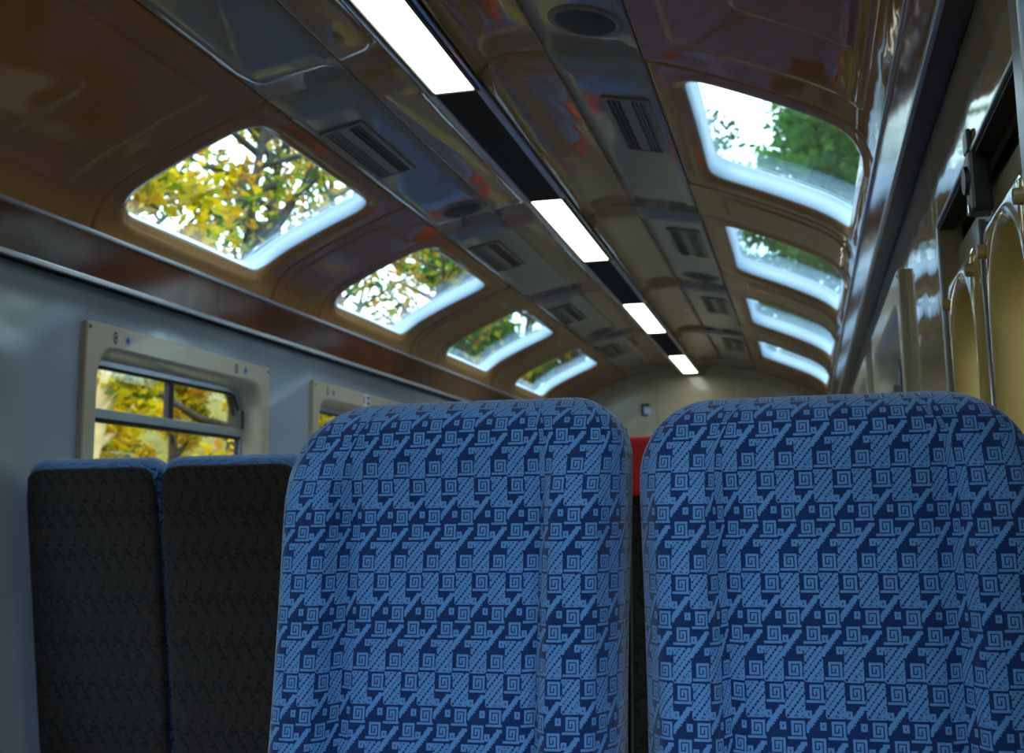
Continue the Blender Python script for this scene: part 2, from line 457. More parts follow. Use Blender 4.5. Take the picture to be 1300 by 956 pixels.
# ------------------------------------------------------------------ cornices
for s in (-1, 1):
    def bx(x0, x1, z0, z1, m, b=.0015, tilt=0, cuts=None):
        q = MB(); cuts = cuts or [YA, YB]
        for p, r in zip(cuts[:-1], cuts[1:]):
            k = len(q.v); q.box(x0, x1, p+.0006, r-.0006, z0, z1, b)
            for v in q.v[k:]: v.x = s*(v.x+(z1-v.z)*tilt)
        return trim(q, m)
    zt, zb = CZ+.890, CZ+.755
    bx(1.168, 1.20, zb, zt, M['wood'], .001, .095, [YA]+[3.82+2.56*k for k in range(-2, 3)]+[YB])
    bx(1.161, 1.20, zt-.003, zt+.010, M['alu'], .002)
    bx(1.176, 1.186, zb-.014, zb+.002, M['alu'], .002)
    bx(1.184, 1.232, zb-.006, zb, M['soffit'], .001)
    bx(1.20, 1.262, zb, zt+.02, M['shell'])

# ------------------------------------------------------------------ side walls
XW = 1.23; WZ0, WZ1 = .55, 1.73
def win_pos(k): return 3.07+PER*k, 4.34+PER*k
def wall(side, name, holes, m, seams):
    """holes: (y0,y1,z0,z1); wall built of laminate sheets that meet in fine seams"""
    root = struct(empty(name))
    ztop = CZ+.745
    hs = sorted(holes); ys = sorted(set([YA, YB]+[h[0] for h in hs]+[h[1] for h in hs]+seams))
    for a, b in zip(ys[:-1], ys[1:]):
        hh = [h for h in hs if h[0] <= a+1e-6 and b <= h[1]+1e-6]
        spans = [(0, ztop)] if not hh else [(0, hh[0][2]), (hh[0][3], ztop)]
        for z0, z1 in spans:
            if z1-z0 < .01: continue
            x0, x1 = sorted((side*XW, side*(XW+.05))); q = MB().box(x0, x1, a+.0012, b-.0012, z0, z1, .0012); q.make('wall_sheet', m, root)
            x0, x1 = sorted((side*(XW+.045), side*(XW+.08))); q = MB().box(x0, x1, a, b, z0, z1); q.make('wall_backing', M['shell'], root)
    return root
LW = [win_pos(k) for k in range(-3, 4)]
IN = .03
LH = [(a+IN, b-IN, WZ0+IN, WZ1-IN) for a, b in LW]
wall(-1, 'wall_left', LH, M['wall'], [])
RW = [win_pos(k) for k in (-3, -2, 0, 1, 2, 3)]
DR0, DR1, DRZ = 1.44, 2.335, 1.655
RH = [(a+IN, b-IN, WZ0+IN, WZ1-IN) for a, b in RW]+[(DR0, DR1, 0, DRZ)]
wall(1, 'wall_right', RH, M['wallR'], [2.41])

wcount = [0]
def side_window(side, y0, y1, sticker=False):
    wcount[0] += 1
    cy, cz = (y0+y1)/2, (WZ0+WZ1)/2; hy, hz = (y1-y0)/2, (WZ1-WZ0)/2
    # inner opening
    iy, iz, R = hy-.075, hz-.085, .085
    n = 120; A = ring_angles(iy, iz, 0, 0, hy, hz, n)
    fx = XW+.0                                                    # wall plane
    def prof():
        out = []
        out.append(('o', 0, -.0)); out.append(('o', 0, .016)); out.append(('o', -.004, .020))
        out.append(('i', .016, .020)); out.append(('i', .006, .016)); out.append(('i', -.002, .004)); out.append(('i', -.010, -.03)); out.append(('i', -.016, -.060))
        return out
    V = []; F = []
    P = prof()
    for kind, g, d in P:
        for a in A:
            if kind == 'o':
                r = rr_ray(hy+g, hz+g, .012, a)
            else: r = rr_ray(iy+g, iz+g, R, a)
            V.append((side*(fx-d), cy+math.cos(a)*r, cz+math.sin(a)*r))
    for k in range(len(P)-1):
        for i in range(n): F.append((k*n+i, k*n+(i+1) % n, (k+1)*n+(i+1) % n, (k+1)*n+i))
    w = mk('window_%d' % wcount[0], V, F, M['cream'], None, False); struct(w)
    w.data.polygons.foreach_set('use_smooth', [i >= 3*n for i in range(len(F))])
    # aluminium surround
    def frame_ring(r_out, r_in, d0, d1, nm, m):
        V = []; F = []
        for g, d in ((r_out, d0), (r_out, d1), (r_in, d1), (r_in, d0)):
            for a in A: r = rr_ray(iy+g, iz+g, R, a); V.append((side*(fx+d), cy+math.cos(a)*r, cz+math.sin(a)*r))
        for k in range(4):
            for i in range(n): F.append((k*n+i, k*n+(i+1) % n, ((k+1) % 4)*n+(i+1) % n, ((k+1) % 4)*n+i))
        return mk(nm, V, F, m, w, False)
    frame_ring(-.010, -.034, .058, .080, 'window_frame', M['alu'])
    frame_ring(-.034, -.044, .064, .078, 'gasket', M['black'])
    zr = 1.455
    def bx(ya, yb, za, zb, xa, xb, nm, m, b=.002):
        p, q = sorted((side*(fx+xa), side*(fx+xb))); return MB().box(p, q, ya, yb, za, zb, b).make(nm, m, w)
    bx(cy-iy+.03, cy+iy-.03, zr-.020, zr+.012, .052, .085, 'transom', M['alu'])
    bx(cy-iy+.03, cy+iy-.03, zr-.032, zr-.020, .058, .080, 'gasket', M['black'])
    ym = cy
    bx(ym-.016, ym+.016, zr+.012, cz+iz-.034, .058, .082, 'mullion', M['black'])
    bx(cy+iy-.055, cy+iy-.034, zr+.012, zr+.085, .040, .062, 'latch', M['black'], .003)
    # panes
    V = []; F = []
    for a in A: r = rr_ray(iy-.036, iz-.036, R, a); V.append((side*(fx+.070), cy+math.cos(a)*r, cz+math.sin(a)*r))
    for a in A: r = rr_ray(iy-.036, iz-.036, R, a); V.append((side*(fx+.075), cy+math.cos(a)*r, cz+math.sin(a)*r))
    F = [tuple(range(n)), tuple(range(n, 2*n))]+[(i, (i+1) % n, n+(i+1) % n, n+i) for i in range(n)]
    mk('pane', V, F, M['glass'], w)
    for yy in (y0+.018, y1-.018):                                  # frame screws
        q = MB(); q.tube([(side*(fx-.018), yy, WZ1-.02), (side*(fx-.0225), yy, WZ1-.02)], [.007, .005], 12); q.make('screw', M['dark'], w)
    if side < 0:
        zz = 1.692
        def disc(yy, r, d, m, nm, r2=0, zo=0):
            q = MB(); N = 20; V = []; F = []
            x = side*(fx-.020-d); x2 = side*(fx-.0195)
            for rr, xx in ((r2, x), (r, x), (r, x2)):
                for i in range(N): V.append((xx, yy+rr*math.cos(2*PI*i/N), zz+zo+rr*1.1*math.sin(2*PI*i/N)))
            for k in range(2):
                for i in range(N): F.append((k*N+i, k*N+(i+1) % N, (k+1)*N+(i+1) % N, (k+1)*N+i))
            return V, F
        for yy, kind in ((y0+.155, 0), (y0+.225, 1), (y0+.975, 0), (y0+1.05, 1)):
            if kind == 0:                                          # a printed figure like an 8
                q = MB()
                for zo in (.008, -.008): V, F = disc(yy, .0105, .0008, None, '', .005, zo); q.add(V, F)
                q.make('seat_number', M['ink'], w)
            else:
                q = MB(); V, F = disc(yy, .015, .0006, None, '', .004); q.add(V, F); q.make('seat_number', M['bluep'], w)
                q = MB(); V, F = disc(yy, .0075, .0012, None, '', .0001); q.add(V, F); q.make('seat_number_dot', M['ink'], w)
    if sticker:
        x = side*(fx-.0206)
        def pl(ya, yb, za, zb, m, d, nm, par):
            a, b = sorted((side*(fx-.0195), side*(fx-.0206-d))); return MB().box(a, b, ya, yb, za, zb).make(nm, m, par)
        s0 = pl(5.385, 5.475, 1.663, 1.725, M['whitep'], 0, 'sticker', w)
        s0['label'] = 'white sticker printed in red and dark blue'
        pl(5.390, 5.41, 1.675, 1.715, M['redp'], .0004, 'red_print', None).parent = w
        pl(5.43, 5.47, 1.705, 1.717, M['ink'], .0004, 'blue_print', w); pl(5.443, 5.457, 1.69, 1.705, M['ink'], .0004, 'blue_print', w); pl(5.433, 5.468, 1.672, 1.688, M['ink'], .0004, 'blue_print', w)
    return w
for i, (a, b) in enumerate(LW): side_window(-1, a, b, i == 4)
for a, b in RW: side_window(1, a, b)

# ------------------------------------------------------------------ recessed double door on the right
j = MB()
j.box(1.23, 1.36, DR1, DR1+.03, 0, DRZ+.01, .002)                  # far jamb
trim(j, M['wallR'])
j = MB(); j.box(1.285, 1.36, DR0-.02, DR1, DRZ-.050, DRZ+.02); trim(j, M['black'])  # black strip painting in the shadow gap above the leaves
j = MB(); j.box(1.2315, 1.262, DR0, DR1, DRZ-.006, DRZ, .001); trim(j, M['black'])  # header underside blackened to stand in for its shade
j = MB(); j.box(1.222, 1.234, DR0-.055, DR0, 0, CZ+.74, .003); trim(j, M['alu'])
j = MB(); j.box(1.234, 1.36, DR0-.02, DR0, 0, DRZ); trim(j, M['shell'])
j = MB(); j.box(1.226, 1.234, DR0, DR1+.01, DRZ, DRZ+.008, .002); j.box(1.226, 1.234, DR1, DR1+.010, 0, DRZ, .002); trim(j, M['alu'])
def door_leaf(ya, yb, num, oy0, oy1, fy0, fy1):
    x0 = 1.262
    cz = .98; zt = 1.527; zb = .62
    root = struct(empty('door_%d' % num, (0, 0, 0)))
    # sheet with a hole, built as ring from hole to leaf rectangle
    hy, hz = (fy1-fy0)/2, (zt-zb)/2; cy = (fy0+fy1)/2; czz = (zt+zb)/2
    iy = (oy1-oy0)/2; oyc = (oy0+oy1)/2
    izt = zt-.045; izb = zb+.045; ihz = (izt-izb)/2; ic = (izt+izb)/2
    lz0, lz1 = .02, DRZ-.05
    A = ring_angles(hy, hz, (ya+yb)/2-cy, (lz0+lz1)/2-czz, (yb-ya)/2, (lz1-lz0)/2, 120); n = len(A)
    V = []; F = []
    for d in (0, .03):
        for kind in (0, 1):
            for a in A:
                if kind == 0: r = rr_ray(hy-.02, hz-.02, .06, a); p = (math.cos(a)*r, math.sin(a)*r)
                else: p = outer_pt(a, (ya+yb)/2-cy, (lz0+lz1)/2-czz, (yb-ya)/2, (lz1-lz0)/2)
                V.append((x0+d, cy+p[0], czz+p[1]))
    for p, q in ((0, 1), (1, 3), (3, 2), (2, 0)):
        for i in range(n): F.append((p*n+i, p*n+(i+1) % n, q*n+(i+1) % n, q*n+i))
    mk('leaf_panel', V, F, M['leaf'], root)
    # raised moulded surround with arched opening
    A = [2*PI*i/160 for i in range(160)]; n = 160
    V = []; F = []
    P = [('o', 0, 0), ('o', -.002, .022), ('o', -.006, .031), ('o', -.016, .036), ('i', .022, .037), ('i', .009, .034), ('i', .001, .024), ('i', -.005, .005), ('i', -.010, -.05)]
    R = iy-.001
    for kind, g, d in P:
        for a in A:
            if kind == 'o': r = rr_ray(hy+g, hz+g, .025, a); V.append((x0-d, cy+math.cos(a)*r, czz+math.sin(a)*r))
            else: r = rr_ray(iy+g, ihz+g, max(.02, R+g), a); V.append((x0-d, oyc+math.cos(a)*r, ic+math.sin(a)*r))
    for k in range(len(P)-1):
        for i in range(n): F.append((k*n+i, k*n+(i+1) % n, (k+1)*n+(i+1) % n, (k+1)*n+i))
    fr = mk('window_surround', V, F, M['gold'], root, True); fr['label'] = 'yellowed cream arched window surround'
    for yy in (fy0+.02, fy1-.02):
        for zz in (zt-.045,):
            q = MB(); q.tube([(x0-.033, yy, zz), (x0-.046, yy, zz)], [.012, .010], 14); q.make('screw_cap', M['gold'], root)
    V = []
    for d in (.048, .053):
        for a in A: r = rr_ray(iy-.008, ihz-.008, R-.008, a); V.append((x0+d, oyc+math.cos(a)*r, ic+math.sin(a)*r))
    F = [tuple(range(n)), tuple(range(n, 2*n))]+[(i, (i+1) % n, n+(i+1) % n, n+i) for i in range(n)]
    mk('pane', V, F, M['glass'], root)
    return root
door_leaf(1.885, 2.33, 1, 1.945, 2.20, 1.90, 2.26)
door_leaf(1.445, 1.855, 2, 1.50, 1.755, 1.452, 1.805)
# latch with rod over the meeting of the leaves
lt = empty('door_latch', (1.27, 2.06, 1.60)); tag(lt, 'dark metal latch with long rod fixed over the meeting edge of the double door', 'latch')
def child(mb, nm, m, root, smooth=False):
    o = mb.make(nm, m, None, smooth); o.parent = root; o.matrix_parent_inverse = Matrix.Translation(root.location).inverted(); return o
LY = 1.865
child(MB().box(1.222, 1.255, LY-.026, LY+.026, 1.56, 1.66, .006).box(1.222, 1.2295, LY-.020, LY+.020, 1.66, 1.695, .002), 'latch_body', M['latch'], lt)
q = MB(); q.tube([(1.216, LY, 1.615), (1.224, LY, 1.615)], [.022, .024], 20); child(q, 'latch_boss', M['latch'], lt, False)
q = MB().box(1.219, 1.2225, LY-.008, LY+.008, 1.56, 1.575, .001); o = child(q, 'latch_pin', M['chrome'], lt)
q = MB(); q.tube([(1.238, LY, 1.55), (1.238, LY, .1)], .006, 12); q.tube([(1.246, LY+.014, 1.55), (1.246, LY+.014, .1)], .005, 12); child(q, 'rod', M['alu'], lt, True)
lt_parts = MB().box(1.250, 1.29, LY-.016, LY+.016, .1, 1.60, .003); child(lt_parts, 'meeting_strip', M['leaf'], lt)

# ------------------------------------------------------------------ end walls, floor
def end_wall(y, name, d):
    root = struct(empty(name))
    xs = [-1.235, -.99, -.33, .36, .99, 1.235]
    # section as a filled outline, cut in sheets
    pts = []
    PLs = [BULG, FLAT, CURV]
    def ztop(x):
        x = abs(x)
        if x < .09: return CZ+1.25
        for PL in PLs:
            if x <= PL[0][-1].x: return at(PL, s_of_x(PL, x)).y
        return CZ+.86
    for a, b in zip(xs[:-1], xs[1:]):
        N = 16; V = []; F = []
        for i in range(N+1):
            x = a+.0015+(b-a-.003)*i/N
            for yy in (y, y+d*.03): V += [(x, yy, 0), (x, yy, ztop(x)+.05)]
        for i in range(N):
            k = i*4; F += [(k, k+1, k+5, k+4), (k+2, k+3, k+7, k+6), (k+1, k+3, k+7, k+5)]
        F += [(0, 1, 3, 2), (N*4, N*4+1, N*4+3, N*4+2)]
        mk('wall_sheet', V, F, M['endwall'], root)
    o = MB().box(-1.30, 1.30, min(y+d*.032, y+d*.08), max(y+d*.032, y+d*.08), 0, CZ+1.4).make('wall_backing', M['shell'], root)
    return root
end_wall(YB, 'wall_back', 1); end_wall(YA, 'wall_front', -1)
fl = struct(MB().box(-1.31, 1.37, YA-.08, YB+.08, -.08, 0).make('floor', M['floor']))
hk = empty('wall_bracket', (-.435, YB-.003, 2.02)); tag(hk, 'small dark angled bracket fixed to the far end wall', 'bracket')
child(MB().box(-.475, -.395, YB-.02, YB-.002, 2.075, 2.10, .004).box(-.475, -.458, YB-.02, YB-.002, 2.00, 2.075, .003).box(-.475, -.415, YB-.02, YB-.002, 1.985, 2.0, .003), 'bracket_arm', M['latch'], hk)
child(MB().box(-.455, -.40, YB-.012, YB-.002, 2.003, 2.072, .004), 'bracket_plate', M['alu'], hk)
bs = MB().box(-1.228, -1.212, YA, YB, 0, .10, .003); b_ = bs.make('baseboard_left', M['alu']); struct(b_)
bs = MB().box(1.212, 1.228, DR1+.02, YB, 0, .10, .003); b_ = bs.make('baseboard_right', M['alu']); struct(b_)

# ------------------------------------------------------------------ centre strip: lamps and grilles
ZL = CZ+1.25
def ceiling_light(y0, y1):
    r = empty('ceiling_light', (0, (y0+y1)/2, ZL))
    child(MB().box(-.060, .060, y0+.008, y1-.008, ZL-.004, ZL+.010, .002), 'diffuser', M['lamp'], r)
    q = MB()
    for a, b in ((-.074, -.062), (.062, .074)): q.box(a, b, y0, y1, ZL-.008, ZL+.02, .002)
    for a, b in ((y0, y0+.007), (y1-.007, y1)): q.box(-.062, .062, a, b, ZL-.007, ZL+.02, .001)
    child(q, 'frame', M['dark'], r)
    q = MB()
    for a, b in ((-.087, -.076), (.076, .087)): q.box(a, b, y0, y1, ZL-.004, ZL+.02, .003)
    child(q, 'side_strip', M['chrome'], r)
    child(MB().box(-.075, .075, y0, y1, ZL+.022, ZL+.07), 'housing', M['shell'], r)
    return r
def grille(y0, y1):
    r = empty('ceiling_grille', (0, (y0+y1)/2, ZL))
    q = MB(); n = int((y1-y0)/.021)
    for i in range(n):
        y = y0+.01+(y1-y0-.02)*i/(n-1)
        q.add([(-.064, y-.008, ZL+.012), (.064, y-.008, ZL+.012), (.064, y+.005, ZL-.004), (-.064, y+.005, ZL-.004),
               (-.064, y-.006, ZL+.014), (.064, y-.006, ZL+.014), (.064, y+.007, ZL-.002), (-.064, y+.007, ZL-.002)],
              [(0, 1, 2, 3), (4, 5, 6, 7), (0, 1, 5, 4), (2, 3, 7, 6), (0, 3, 7, 4), (1, 2, 6, 5)])
    child(q, 'slats', M['grille'], r)
    q = MB()
    for a, b in ((-.087, -.064), (.064, .087)): q.box(a, b, y0, y1, ZL-.006, ZL+.02, .003)
    child(q, 'frame', M['alu'], r)
    child(MB().box(-.075, .075, y0, y1, ZL+.022, ZL+.07), 'duct', M['shell'], r)
    return r
lab = ['long white lit lamp nearest the camera, running off the top edge', 'lit ceiling lamp second from the camera, beyond the long dark grille',
       'lit ceiling lamp third from the camera, small and white', 'lit ceiling lamp farthest away, just before the end wall']
lab2 = ['long dark slatted ceiling grille between the nearest and second lamps', 'dark slatted ceiling grille between the second and third lamps', 'dark slatted ceiling grille between the third and farthest lamps']
L0 = 1.93
for k in range(4):
    tag(ceiling_light(L0+2.36*k, L0+2.36*k+(1.15 if k < 3 else 1.18)), lab[k], 'lamp', 'ceiling lamps in the centre strip')
    if k < 3: tag(grille(L0+2.36*k+1.15, L0+2.36*(k+1)), lab2[k], 'grille', 'ceiling grilles between the lamps')
tag(ceiling_light(L0-2.36, L0-1.21), 'lit ceiling lamp overhead behind the photographer', 'lamp', 'ceiling lamps in the centre strip')
tag(grille(L0-1.21, L0), 'dark slatted ceiling grille overhead before the nearest lamp', 'grille', 'ceiling grilles between the lamps')

# vents and speakers in the flat panels
def frame_at(side, x, y):
    s = s_of_x(FLAT, x); p, n = atn(FLAT, s); return p, n
def on_flat(side, x, y, d):
    """x across, d downwards off the panel"""
    p, n = frame_at(side, x, y); q = p-n*d; return Vector((side*q.x, y, q.y))
def vent(side, y0, y1):
    x0, x1 = .395, .545
    r = empty('air_vent', on_flat(side, (x0+x1)/2, (y0+y1)/2, 0))
    def slab(q, xa, xb, ya, yb, d0, d1):
        vs = [on_flat(side, x, y, d) for d in (d0, d1) for y in (ya, yb) for x in (xa, xb)]
        q.add(vs, [(0, 1, 3, 2), (4, 5, 7, 6), (0, 1, 5, 4), (2, 3, 7, 6), (0, 2, 6, 4), (1, 3, 7, 5)])
    q = MB(); t = .016
    slab(q, x0, x0+t, y0, y1, -.002, .009); slab(q, x1-t, x1, y0, y1, -.002, .009)
    slab(q, x0+t, x1-t, y0, y0+t, -.002, .009); slab(q, x0+t, x1-t, y1-t, y1, -.002, .009)
    child(q, 'frame', M['vent'], r)
    q = MB(); slab(q, x0+t, x1-t, y0+t, y1-t, .0005, .0015); child(q, 'slot_backing', M['black'], r)
    q = MB(); w = x1-x0-2*t; a = x0+t
    slab(q, a+w*.34, a+w*.64, y0+t, y1-t, .001, .007)
    for f in (.08, .21): slab(q, a+w*f, a+w*(f+.022), y0+t, y1-t, .001, .006)
    for f in (.70, .80, .92): slab(q, a+w*f, a+w*(f+.05), y0+t, y1-t, .001, .005)
    child(q, 'louvres', M['vent'], r)
    return r
ordn = ['nearest', 'second', 'third', 'farthest']
for side, nm in ((-1, 'left'), (1, 'right')):
    for k in range(4):
        tag(vent(side, 3.32+PER*k, 3.85+PER*k), '%s rectangular ceiling air vent in the row %s of the lamps' % (ordn[k], nm), 'vent', 'air vents in the ceiling')
def speaker(side, x, y):
    r = empty('ceiling_speaker', on_flat(side, x, y, 0)); N = 40
    def ring(prof, nm, m):
        V = []; F = []
        for rr, d in prof:
            for i in range(N):
                a = 2*PI*i/N; V.append(on_flat(side, x+rr*math.cos(a), y+rr*math.sin(a), d))
        for k in range(len(prof)-1):
            for i in range(N): F.append((k*N+i, k*N+(i+1) % N, (k+1)*N+(i+1) % N, (k+1)*N+i))
        F.append(tuple((len(prof)-1)*N+i for i in range(N)))
        return child_mesh(nm, V, F, m, r)
    ring([(.100, -.001), (.098, .004), (.085, .007), (.080, .005), (.0795, .002)], 'rim', M['vent'])
    ring([(.080, .003), (.06, .006), (.03, .008), (.008, .0085)], 'grille_cover', M['grille'])
    ring([(.007, .008), (.006, .010)], 'centre_pin', M['dark'])
    return r
def child_mesh(nm, V, F, m, root):
    o = mk(nm, V, F, m, None, True); o.parent = root; o.matrix_parent_inverse = Matrix.Translation(root.location).inverted(); return o
tag(speaker(1, .455, 2.76), 'large round dark ceiling speaker nearest the camera, right of the long lamp', 'speaker', 'round ceiling speakers')
tag(speaker(-1, .40, 4.46), 'round dark ceiling speaker left of the centre grille, beyond the nearest left vent', 'speaker', 'round ceiling speakers')
tag(speaker(1, .455, 6.12), 'small round ceiling speaker right of the lamps, between second and third vents', 'speaker', 'round ceiling speakers')
tag(speaker(-1, .40, 7.84), 'tiny round ceiling speaker left of the lamps, between third and farthest vents', 'speaker', 'round ceiling speakers')

# ------------------------------------------------------------------ seats
TSX, TSY = .0431, .118
def cushion(W, z0, z1, T, rl_, rr_, bol=.034, bw=.55):
    """front faces -Y in local coordinates, returns verts, faces, loop uvs"""
    zs = []
    N1 = 26
    zc = z1-.10
    for i in range(N1): zs.append(z0+(zc-z0)*i/N1)
    N2 = 22
    for i in range(N2+1):
        a = PI/2*i/N2; zs.append(zc+(z1-zc)*math.sin(a)**1.0)
    zs = [z0-.0, ]+zs[1:]
    n = 96
    V = []; UV = []; F = []; vl = 0; prev = None
    rows = []
    for z in zs:
        def shr(r):
            q = (z-(z1-r))/r
            return r*(1-math.sqrt(max(0, 1-q*q))) if q > 0 else 0
        hl = W/2-shr(rl_)*.96; hr = W/2-shr(rr_)*.96
        q = max(0, (z-(z1-.055))/.055); th = T*math.sqrt(max(.0004, 1-q*q))
        lo = max(0, (z0+.05-z)/.05); 
        taper = 1+.0*z
        wst = -.008*math.sin(PI*min(1, max(0, (z-z0)/(z1-.12-z0))))
        row = []
        for i in range(n):
            a = 2*PI*i/n                                            # starts at middle of front, goes to +x
            ex = 2.0/5.5
            sx = math.copysign(abs(math.sin(a))**ex, math.sin(a)); cyy = math.copysign(abs(math.cos(a))**ex, math.cos(a))
            # blend so the front is densely sampled
            x = sx*((hr if sx > 0 else hl)+wst)
            f = abs(sx)
            y = -cyy*th/2
            if cyy > 0:
                zt = smooth01((z1-.05-z)/.10)
                g = smooth01((f-bw)/.10)*smooth01((1.02-f)/.16)
                crease = math.exp(-((f-bw)/.022)**2)*.011
                y -= (bol*g-crease)*zt*min(1, cyy*1.3)
                y -= .012*(1-f*f)*(1-zt)*(th/T)
                y += .003*math.sin(9*z+3*x)*(1-f)
            row.append(Vector((x, y, z)))
        rows.append(row)
    for ri, row in enumerate(rows):
        if ri:
            vl += max(1e-6, (rows[ri][0]-rows[ri-1][0]).length)
        k0 = 0
        us = [0]
        for i in range(1, n//2+1): us.append(us[-1]+(Vector((row[i].x, row[i].y))-Vector((row[i-1].x, row[i-1].y))).length)
        un = [0]
        for i in range(1, n//2+1): un.append(un[-1]+(Vector((row[-i].x, row[-i].y))-Vector((row[-i+1 if i > 1 else 0].x, row[-i+1 if i > 1 else 0].y))).length)
        U = [0]*n
        for i in range(n//2+1): U[i] = us[i]
        for i in range(1, n//2): U[n-i] = -un[i]
        # above the shoulder the weave runs straight on, so use x there
        for i in range(n):
            V.append(row[i]); UV.append((U[i]/TSX, (vl)/TSY))
    R = len(rows)
    # let the weave keep its width over the shoulders: take u from the full-width row
    base = [UV[5*n+i][0] for i in range(n)]
    def u_at(p, side_i):
        return p
    for r in range(R):
        for i in range(n):
            x = rows[r][i].x; xb = rows[5][i].x
            UV[r*n+i] = ((base[i]-(xb-x)*(1/TSX)*(1 if True else 0)), UV[r*n+i][1]) if (i < n/4 or i > 3*n/4) else UV[r*n+i]
    FU = []
    for r in range(R-1):
        for i in range(n):
            i2 = (i+1) % n; F.append((r*n+i, r*n+i2, (r+1)*n+i2, (r+1)*n+i))
            u = [UV[r*n+i], UV[r*n+i2], UV[(r+1)*n+i2], UV[(r+1)*n+i]]
            if abs(u[0][0]-u[1][0]) > 4: u[1] = (u[0][0]+.3, u[1][1]); u[2] = (u[3][0]+.3, u[2][1])
            FU.append(u)
    F.append(tuple((R-1)*n+i for i in range(n))); FU.append([(V[(R-1)*n+i].x/TSX, (vl+V[(R-1)*n+i].y)/TSY) for i in range(n)])
    F.append(tuple(range(n))); FU.append([(V[i].x/TSX, V[i].y/TSY) for i in range(n)])
    return V, F, FU
def mesh_uv(name, V, F, FU, m):
    me = bpy.data.meshes.new(name); me.from_pydata([tuple(v) for v in V], [], F); me.update()
    uvl = me.uv_layers.new(name='UVMap')
    for p, fu in zip(me.polygons, FU):
        for li, u in zip(p.loop_indices, fu): uvl.data[li].uv = u
    me.materials.append(m); me.polygons.foreach_set('use_smooth', [True]*len(me.polygons))
    bm = bmesh.new(); bm.from_mesh(me); bmesh.ops.recalc_face_normals(bm, faces=bm.faces); bm.to_mesh(me); bm.free()
    o = bpy.data.objects.new(name, me); COL.objects.link(o); return o
def back_panel(W, z0, z1, y, r):
    """flat padded cloth panel over the rear of the backrest"""
    cz, hz, hx = (z0+z1)/2, (z1-z0)/2, W/2; n = 96; A = ring_angles(hx, hz, 0, 0, hx, hz, n); V = []; F = []; UVv = []
    for g, d in ((0, -.02), (0, .002), (-.003, .008), (-.010, .012), (-.06, .013)):
        for a in A:
            t = rr_ray(hx+g, hz+g, max(.004, r+g*.5), a); x, z = math.cos(a)*t, cz+math.sin(a)*t
            V.append(Vector((x, y+d, z))); UVv.append((x/TSX, z/TSY))
    V.append(Vector((0, y+.013, cz))); UVv.append((0, cz/TSY))
    for k in range(4):
        for i in range(n): F.append((k*n+i, k*n+(i+1) % n, (k+1)*n+(i+1) % n, (k+1)*n+i))
    for i in range(n): F.append((4*n+i, 4*n+(i+1) % n, 5*n))
    return mesh_uv('back_panel', V, F, [[UVv[q] for q in f] for f in F], M['backcloth'])
def make_seat(W, ztop, rl_, rr_, recline, T=.13, backr=.03):
    """faces -Y; origin on the floor below the backrest's hinge"""
    root = empty('train_seat')
    V, F, FU = cushion(W, .44, ztop, T, rl_, rr_)
    hz = .44
    tl = math.tan(recline)
    def lean(o):
        for v in o.data.vertices: v.co.y += (v.co.z-hz)*tl
    b = mesh_uv('backrest', V, F, FU, M['blue']); lean(b); b.parent = root
    p = back_panel(W-.012, .40, ztop-.028, T/2-.006, backr); lean(p); p.parent = root
    p['label'] = 'dark charcoal patterned cloth on the rear'
    # seat cushion
    bm = bmesh.new(); bmesh.ops.create_cube(bm, size=1)
    for v in bm.verts: v.co = Vector((v.co.x*(W-.01), -.30+v.co.y*.50, .39+v.co.z*.13))
    bmesh.ops.bevel(bm, geom=bm.edges[:], offset=.04, segments=5, affect='EDGES', profile=.5)
    bm.verts.index_update(); VV = [v.co.copy() for v in bm.verts]; FF = [[v.index for v in f.verts] for f in bm.faces]; bm.free()
    c = mesh_uv('seat_cushion', VV, FF, [[((VV[i].x)/TSX, (VV[i].y+VV[i].z)/TSY) for i in f] for f in FF], M['blue']); c.parent = root
    MB().box(-W/2+.03, W/2-.03, -.50, .02, .26, .325, .01).make('seat_frame', M['cushion_base'], root)
    for x in (-W/2+.07, W/2-.07): MB().box(x-.02, x+.02, -.45, -.02, 0, .03, .004).box(x-.018, x+.018, -.30, -.18, .025, .27, .005).make('leg', M['alu'], root)
    return root
rec = math.radians(9)
def place(o, x, y, face_away, label, group):
    o.location = (x, y, 0); o.rotation_euler = (0, 0, PI if face_away else 0); tag(o, label, 'seat', group); return o
G1 = 'blue patterned seats facing the camera'; G2 = 'seats turned away showing charcoal backs'
# the two big seats facing the camera (backrest front ~1.35 m ahead)
def base_y(front_y, z): return front_y+.065-(z-.44)*math.tan(rec)
seatA = make_seat(.46, 1.254, .125, .080, rec)
place(seatA, .502, 1.355+.02+.065-.62*math.tan(rec), False, 'big blue patterned seat facing the camera, left one of the front pair', G1)
seatB = make_seat(.46, 1.243, .100, .110, rec)
place(seatB, .980, 1.345+.02+.065-.62*math.tan(rec), False, 'big blue patterned seat facing the camera, right one beside the door', G1)
seatC = make_seat(.415, 1.275, .050, .050, rec, T=.12, backr=.045)
yC = 2.93+.02
place(seatC, -.972, yC, True, 'seat with charcoal back to the camera, at the left wall under the window', G2)
s2 = place(copy_tree(seatC), -.548, yC, True, 'seat with charcoal back to the camera, just left of the big blue seat', G2)
s3 = place(copy_tree(seatC), .545, yC+.05, True, 'charcoal seat back under the red cloth, in the gap between the blue seats', G2)
s4 = place(copy_tree(seatC), .985, yC+.05, True, 'seat with charcoal back hidden behind the big right blue seat', G2)
rows = [(4.75, False, 'fourth'), (5.35, True, 'fifth'), (7.0, False, 'sixth'), (7.6, True, 'seventh')]
